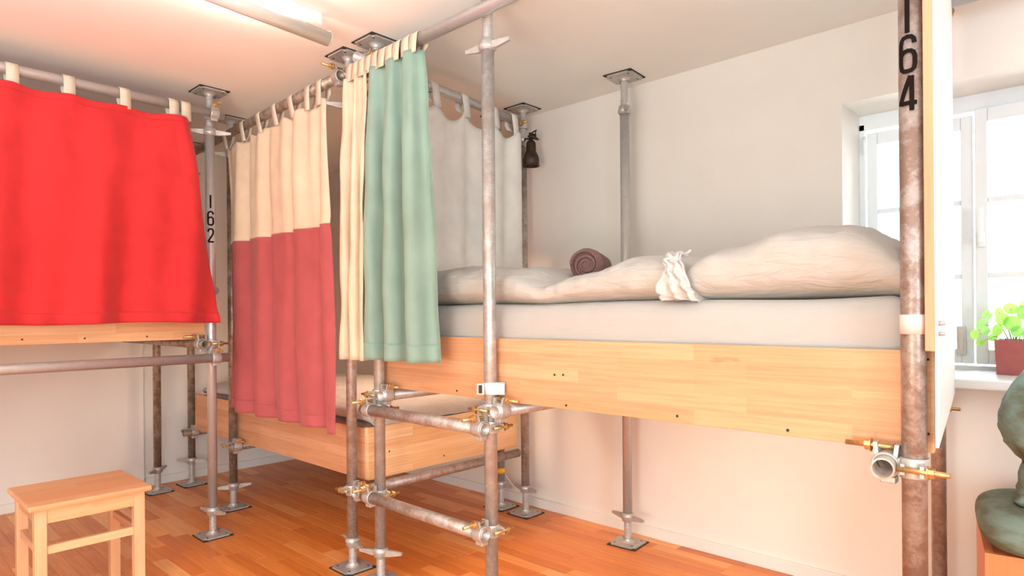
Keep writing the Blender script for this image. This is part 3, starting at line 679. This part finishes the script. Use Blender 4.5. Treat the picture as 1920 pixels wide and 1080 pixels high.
# cream and rose curtain on the brown rail
mc = root('curtain', 'cream and dusty rose two-tone curtain closing the low middle bed', 'curtain', (1.7,-1.33,2.2), 'tab-top curtains')
def railz(x): return 2.262+(x-.42)/(2.345-.42)*.025
def raily(x): return -1.3135-(x-.42)/(2.345-.42)*.032
mtab = [1.085,1.325,1.535,1.722,1.903,2.080,2.190]
def midc(u, v, z0, z1):
    xt = 1.075+(2.262-1.075)*u; xb = 1.135+(2.345-1.135)*u
    zt = railz(xt)-.088-.014*math.sin(u*38); zb = .645+.006*math.sin(u*25)
    a = z0 if z0 is not None else None
    z_0 = zt if z0 is None else z0; z_1 = zb if z1 is None else z1; z = z_0+(z_1-z_0)*v; vv = max(0, min(1, (zt-z)/(zt-.645)))
    x = xt+(xb-xt)*vv; amp = .014+.022*vv**.7
    y = raily(x)-.012-.012*vv+amp*math.sin(u*30+.6*math.sin(vv*3))+.012*math.sin(u*55+1+vv*2)*(1-.5*vv)+.016*fn(x*1.5, z*.6, 2, 3)
    x += amp*.5*math.cos(u*30+.6)
    y += -.006*math.exp(-((z-1.61)/.02)**2)
    return Vector((x, y, z))
zs = lambda u: 1.612
cloth(mc, 'cream_panel', lambda u, v: midc(u, v, None, 1.61), 220, 50, 'cream', 'cream upper half')
cloth(mc, 'rose_panel', lambda u, v: midc(u, v, 1.61, None), 220, 60, 'mauve', 'dusty rose lower half')
cloth(mc, 'hem', lambda u, v: midc(u, v, .71, None)+Vector((0,-.0024,0)), 220, 6, 'mauve')
for i, xv in enumerate(mtab): tab(mc, (xv, raily(xv), railz(xv)), (1,0,0), (0,-1,0), .105, .046, .45 if i < 5 else .1, back=1.0)

# green and cream curtain bunched on the front rail
gc = root('curtain', 'sage green and cream curtain pushed together beside the ladder', 'curtain', (2.7,-1.36,2.24), 'tab-top curtains')
def bunch(x0, x1, xb0, xb1, nf, ph, amp, zb, wob=0, z_top=2.238):
    def f(u, v):
        z = z_top+(zb-z_top)*v; a = 2*PI*nf*u+ph; g = .45+.55*min(1, v*2.2)
        x = (x0+(x1-x0)*u)*(1-v)+(xb0+(xb1-xb0)*u)*v; x += amp*.55*g*math.sin(2*a)*.35+.008*fn(u*3, z*1.2, 4, 3)
        y = -1.368+amp*g*math.cos(a)-.012*v+.010*fn(u*4, z*1.5, 9, 3)+wob*math.sin(v*PI)
        return Vector((x, y, z))
    return f
cloth(gc, 'cream_panel', bunch(2.425, 2.60, 2.425, 2.60, 2.2, 2.4, .034, .99), 110, 50, 'cream', 'cream left part')
cloth(gc, 'green_panel', bunch(2.585, 2.955, 2.575, 3.03, 3.1, .2, .044, 1.0), 190, 60, 'green', 'sage green right part')
cloth(gc, 'hem', lambda u, v: bunch(2.585, 2.955, 2.575, 3.03, 3.1, .2, .044, 1.0)(u, .945+.057*v)+Vector((.0015,-.0025,0)), 190, 5, 'green')
for i, xv in enumerate([2.452,2.50,2.548,2.596,2.644,2.70,2.748,2.80,2.86,2.912]): tab(gc, (xv, F0, 2.287), (1,0,0), (0,-1,0), .062, .047, .05*(-1)**i, 'cream', back=.9, rr=.0280+.0006*(i % 3))

# off-white curtain behind
wc = root('curtain', 'off-white curtain at the foot of the high bed, behind the green one', 'curtain', (2.45,-.7,2.2), 'tab-top curtains')
def wx(y): return 2.492+(y+1.36)/1.12*(-.067)
def wz(y): return 2.33+(y+1.36)/1.12*(-.03)
def whc(u, v):
    y = -1.20+(1.20-.235)*u; zt = 2.225-.055*abs(math.sin((y+.688)*PI/.215))**1.2*(1 if True else 0)+.03*math.exp(-((y+.688)/.03)**2); z = zt+(.98-zt)*v
    return Vector((wx(y)+.028+.012*math.sin(y*22)*(.4+v)+.008*math.sin(y*41+v)+.0*v, y, z))
cloth(wc, 'fabric_panel', whc, 150, 40, 'whitec')
for yv in (-1.12, -.903, -.688, -.454, -.285): tab(wc, (wx(yv), yv, wz(yv)), (0,1,0), (1,0,0), .10, .045, .12, 'whitec')

# ------------------------------------------------------------------ ceiling lamp
tl = root('tube_lamp', 'white tubular ceiling lamp shining up at the ceiling', 'lamp', (2.63,-1.60,2.30))
a0, a1 = Vector((2.66,-2.55,2.325)), Vector((2.583,-1.555,2.325))
dirl = (a1-a0).normalized(); L = (a1-a0).length; sd = Vector((dirl.y,-dirl.x,0))
b = MB(); P = []; n = 20; rr = .0305
for p in (a0, a1):
    for i in range(n+1):
        a = -PI*1.18+ (PI*1.36)*i/n - PI*0.0; P.append(p+sd*rr*math.cos(a)+Vector((0,0,1))*rr*math.sin(a))
b.add(P, [(i, i+1, n+2+i, n+1+i) for i in range(n)], True)
o = part('housing', b, W['lamp'], tl); solid(o, .002)
part('end_cap', MB().cyl(a1-dirl*.002, a1+dirl*.006, rr+.0008, 28), W['lamp'], tl)
part('led_strip', MB().prism([a0+sd*(-.008)+Vector((0,0,.012)), a0+sd*.008+Vector((0,0,.012)), a0+sd*.008+Vector((0,0,.018)), a0+sd*(-.008)+Vector((0,0,.018))], dirl*(L-.16)), W['led'], tl, 'glowing strip')
part('mounting_rail', MB().prism([a0+sd*.018+Vector((0,0,.028)), a0+sd*.034+Vector((0,0,.028)), a0+sd*.034+Vector((0,0,.074)), a0+sd*.018+Vector((0,0,.074))], dirl*(L-.05)), W['trimw'], tl)

# ------------------------------------------------------------------ lantern on the back pole
ln = root('hanging_lantern', 'small dark iron bell-shaped lantern hanging on back pole', 'lantern', (2.485,-.16,2.05))
lx, ly = 2.478, -.172
part('body', MB().lathe([(.043,0),(.046,.004),(.047,.035),(.043,.055),(.032,.078),(.029,.085),(.028,.128),(.022,.142),(.008,.150),(.0001,.151)], (lx,ly,2.042), n=28).lathe([(.043,0),(.040,.002),(.036,.045),(.0001,.05)], (lx,ly,2.042), n=28), W['lantern'], ln)
part('rim', MB().lathe([(.044,-.003),(.049,-.003),(.049,.005),(.044,.005)], (lx,ly,2.042), n=28, close=True), W['lantern'], ln)
part('cap', MB().lathe([(.0001,.0),(.034,.004),(.036,.009),(.018,.018),(.010,.03),(.0001,.032)], (lx+.018,ly-.005,2.192), (.3,.1,.9), 22), W['lantern'], ln)
part('lever', MB().sweep([(lx-.01,ly,2.225),(lx+.02,ly,2.236),(lx+.05,ly-.01,2.235)], .004, 8).sweep([(lx+.034,ly,2.232),(lx+.04,ly-.004,2.21),(lx+.03,ly-.006,2.195)], .003, 8), W['lantern'], ln)
part('hook', MB().sweep([(2.405,-.168,2.17),(2.42,-.175,2.19),(2.44,-.177,2.205),(2.462,-.175,2.20),(2.478,-.172,2.188)], .0055, 8), W['lantern'], ln)
part('knob', MB().cyl((lx-.002,ly,2.19), (lx-.002,ly,2.232), .012, 14), W['lantern'], ln)
for zc in (2.11, 2.135, 2.16): part('rivet', MB().cyl((lx+.012,ly-.026,zc-.0), (lx+.015,ly-.034,zc), .0045, 8), W['lantern'], ln)

# cord at the taped pole
solo('power_cord', MB().sweep([(2.19,-.118,.20),(2.23,-.09,.13),(2.29,-.06,.085),(2.36,-.04,.062),(2.45,-.03,.05)], .0028, 6), W['cord'], 'thin white cord looping from the taped pole to the baseboard', 'cord')

# ------------------------------------------------------------------ stool
st = root('stool', 'small square beech stool with stretchers at lower left', 'stool', (1.757,-2.246,0))
sx0, sx1, sy0, sy1, zt = 1.553, 1.972, -2.458, -2.034, .475
part('seat', MB().rbox((sx0,sy0,zt-.022), (sx1,sy1,zt), .007), W['stool'], st)
lg = .040; ins = .022
for ix in (0, 1):
    for iy in (0, 1):
        x = sx0+ins if ix == 0 else sx1-ins-lg; y = sy0+ins if iy == 0 else sy1-ins-lg
        part('leg', MB().rbox((x,y,0), (x+lg,y+lg,zt-.022), .003), W['stoolleg'], st)
i0 = ins+lg
for y in (sy0+ins+.008, sy1-ins-.028): part('apron', MB().rbox((sx0+i0,y,zt-.080), (sx1-i0,y+.02,zt-.0225), .002), W['board'], st)
for x in (sx0+ins+.008, sx1-ins-.026): part('apron', MB().rbox((x,sy0+i0,zt-.080), (x+.02,sy1-i0,zt-.0225), .002), W['boardy'], st)
for y in (sy0+ins+.010, sy1-ins-.030): part('stretcher', MB().rbox((sx0+i0,y,.275), (sx1-i0,y+.02,.305), .002), W['board'], st)
for x in (sx1-ins-.030,): part('stretcher', MB().rbox((x,sy0+i0,.275), (x+.02,sy1-i0,.307), .002), W['boardy'], st)

# ------------------------------------------------------------------ bench, cushion, bundle, plant
A = Vector((4.646,-.572,0)); Bk = Vector((4.574,-.165,0)); d = (Bk-A).normalized(); rr_ = Vector((-d.y*-1, -d.x*1, 0)); rr_ = Vector((d.y, -d.x, 0))
bn = root('bench', 'orange stained wooden box seat below the window', 'bench', A)
def obox(l0, l1, w0, w1, z0, z1):
    poly = [A+d*l0+rr_*w0, A+d*l0+rr_*w1, A+d*l1+rr_*w1, A+d*l1+rr_*w0]; return MB().prism([(p.x, p.y, z0) for p in poly], (0,0,z1-z0))
LB = (Bk-A).length; WB = .58
part('side_panel', obox(.02, LB-.0, 0, .022, .0, .45), W['bench'], bn)
part('front_panel', obox(0, .020, 0, WB, .0, .45), W['bench'], bn)
part('side_panel', obox(.02, LB, WB-.022, WB, .0, .45), W['bench'], bn)
part('back_panel', obox(LB-.02, LB, .022, WB-.022, .0, .45), W['bench'], bn)
part('seat_board', obox(.02, LB-.02, .022, WB-.022, .42, .445), W['bench'], bn)
def cush(u, v):
    a = 2*PI*u; b_ = PI*(v-.5); cx, cy, cz = A+d*.17+rr_*.285, 0, .516
    e1 = .42; su = lambda t, e: (abs(t)**e)*(1 if t > 0 else -1)
    hx, hy, hz = .298, .215, .066; cr = su(math.cos(b_), .5)
    px_, py_, pz_ = su(math.cos(a), e1)*cr*hx, su(math.sin(a), e1)*cr*hy, su(math.sin(b_), .8)*hz
    p = cx+rr_*px_+d*py_; z = cz+pz_+.008*fn(p.x*2, p.y*2, pz_*3, 4)-.03*max(0, -py_/hy)**3*(1 if pz_ < .02 else .5)+.02*max(0, py_/hy)
    return Vector((p.x, p.y, z))
b = MB().grid(cush, 64, 30, cu=True)
cu = solo('seat_cushion', b, W['gcush'], 'thick faded green cushion on the orange box seat', 'cushion')
bx, by = 4.765, -.415
prof = [(.02,.580),(.060,.581),(.068,.592),(.060,.606),(.052,.615),(.058,.628),(.052,.642),(.052,.67),(.046,.695),(.036,.712),(.040,.722),(.062,.74),(.084,.775),(.097,.82),(.097,.86),(.086,.905),(.066,.95),(.036,.995),(.006,1.015)]
def bun(u, v):
    t = v*(len(prof)-1); i = min(int(t), len(prof)-2); k = t-i; r = prof[i][0]*(1-k)+prof[i+1][0]*k; z = prof[i][1]*(1-k)+prof[i+1][1]*k; a = 2*PI*u
    r *= 1+.16*fn(math.cos(a)*1.2, math.sin(a)*1.2, z*5, 1.6)+.10*abs(fn(math.cos(a)*2, math.sin(a)*2, z*12, 2.2))+.07*math.sin(a*7+z*20)*(1 if .6 < z < .78 else .2)
    return Vector((bx+r*math.cos(a), by+r*math.sin(a), z+.006*math.sin(a*3)*(1 if z > .6 else 0)))
b = MB().grid(bun, 56, 70, cu=True); b.f.append(list(range(56))[::-1]); b.sm.append(True)
bg = root('canvas_bundle', 'greenish bulging canvas bundle tied at a neck on the cushion, right edge', 'bundle', (bx,by,.575))
part('sack', b, W['gbag'], bg)
part('tie', MB().lathe([(.034,-.005),(.042,-.004),(.042,.004),(.034,.005)], (bx,by,.714), n=24, close=True), W['lantern'], bg)

pt = root('potted_plant', 'round-leaved bright green plant in square burgundy pot on window sill', 'plant', (4.66,.10,.941))
p0, p1, pz0, pz1 = 4.604, 4.745, .941, 1.072
py0 = .06
b = MB(); tpr = .006
V = [(p0+tpr,py0+tpr,pz0),(p1-tpr,py0+tpr,pz0),(p1-tpr,py0+.13-tpr,pz0),(p0+tpr,py0+.13-tpr,pz0),(p0,py0,pz1),(p1,py0,pz1),(p1,py0+.13,pz1),(p0,py0+.13,pz1)]
wl = .007
V += [(p0+wl,py0+wl,pz1),(p1-wl,py0+wl,pz1),(p1-wl,py0+.13-wl,pz1),(p0+wl,py0+.13-wl,pz1),(p0+wl,py0+wl,pz1-.02),(p1-wl,py0+wl,pz1-.02),(p1-wl,py0+.13-wl,pz1-.02),(p0+wl,py0+.13-wl,pz1-.02)]
b.add(V, [(3,2,1,0),(0,1,5,4),(1,2,6,5),(2,3,7,6),(3,0,4,7),(4,5,9,8),(5,6,10,9),(6,7,11,10),(7,4,8,11),(8,9,13,12),(9,10,14,13),(10,11,15,14),(11,8,12,15),(12,13,14,15)])
part('pot', b, W['pot'], pt)
part('soil', MB().grid(lambda u, v: Vector((p0+wl+(p1-p0-2*wl)*u, py0+wl+(.13-2*wl)*v, pz1-.010+.006*fn(u*5, v*5, 0, 3))), 12, 12), W['soil'], pt)
random.seed(21)
lm = None
def leaf_mesh():
    b = MB(); P = [Vector((0,0,-.006))]
    for r in (.4, .8, 1.0):
        for i in range(16):
            a = 2*PI*i/16; P.append(Vector((math.cos(a)*r, math.sin(a)*r*1.08, .0+(-.006+.13*r*r*.35))))
    f = [(0, 1+i, 1+(i+1)%16) for i in range(16)]+[(1+k*16+i, 1+k*16+(i+1)%16, 1+(k+1)*16+(i+1)%16, 1+(k+1)*16+i)[::-1] for k in range(2) for i in range(16)]
    return b.add(P, f, True).mesh('leaf')
LM = leaf_mesh(); stems = MB(); base = Vector((4.66,.12,1.06))
spots = [(-.105,.02,.07,.026),(-.085,-.03,.045,.02),(-.12,-.02,.03,.022),(-.05,.04,.115,.024),(-.075,-.02,.095,.026),(-.03,-.05,.09,.028),(-.045,-.055,.05,.026),(-.01,.0,.13,.03),(.0,-.06,.075,.034),(.02,.02,.12,.026),(.035,-.045,.11,.03),(.05,-.07,.03,.028),(.07,0,.12,.03),(.06,-.05,.085,.03),(.09,-.02,.1,.03),(-.02,.03,.06,.025),(.015,-.07,.045,.026),(-.065,.0,.02,.02),(.1,.03,.06,.03),(.03,.04,.14,.024),(-.09,.03,.11,.02),(-.1,-.05,.0,.018)]
toc = (Vector((4.93,-2.97,1.3))-base).normalized()
for x, y, z, r in spots:
    p = base+Vector((x, y, z)); nrm = (Vector((x*3, y*2, .12))+toc*.9*random.uniform(.3, 1)+Vector([random.uniform(-.25,.25) for _ in range(3)])).normalized()
    o = put('leaf', LM, W['leaf'], pt, p-pt.location, nrm.to_track_quat('Z', 'Y').to_euler()); o.scale = (r*.82, r*.82, r*.82)
    st0 = base+Vector((x*.15, y*.15, -.0)); stems.sweep([st0, st0.lerp(p, .5)+Vector((0,0,.025)), p], .0014, 5)
part('stems', stems, W['stem'], pt)
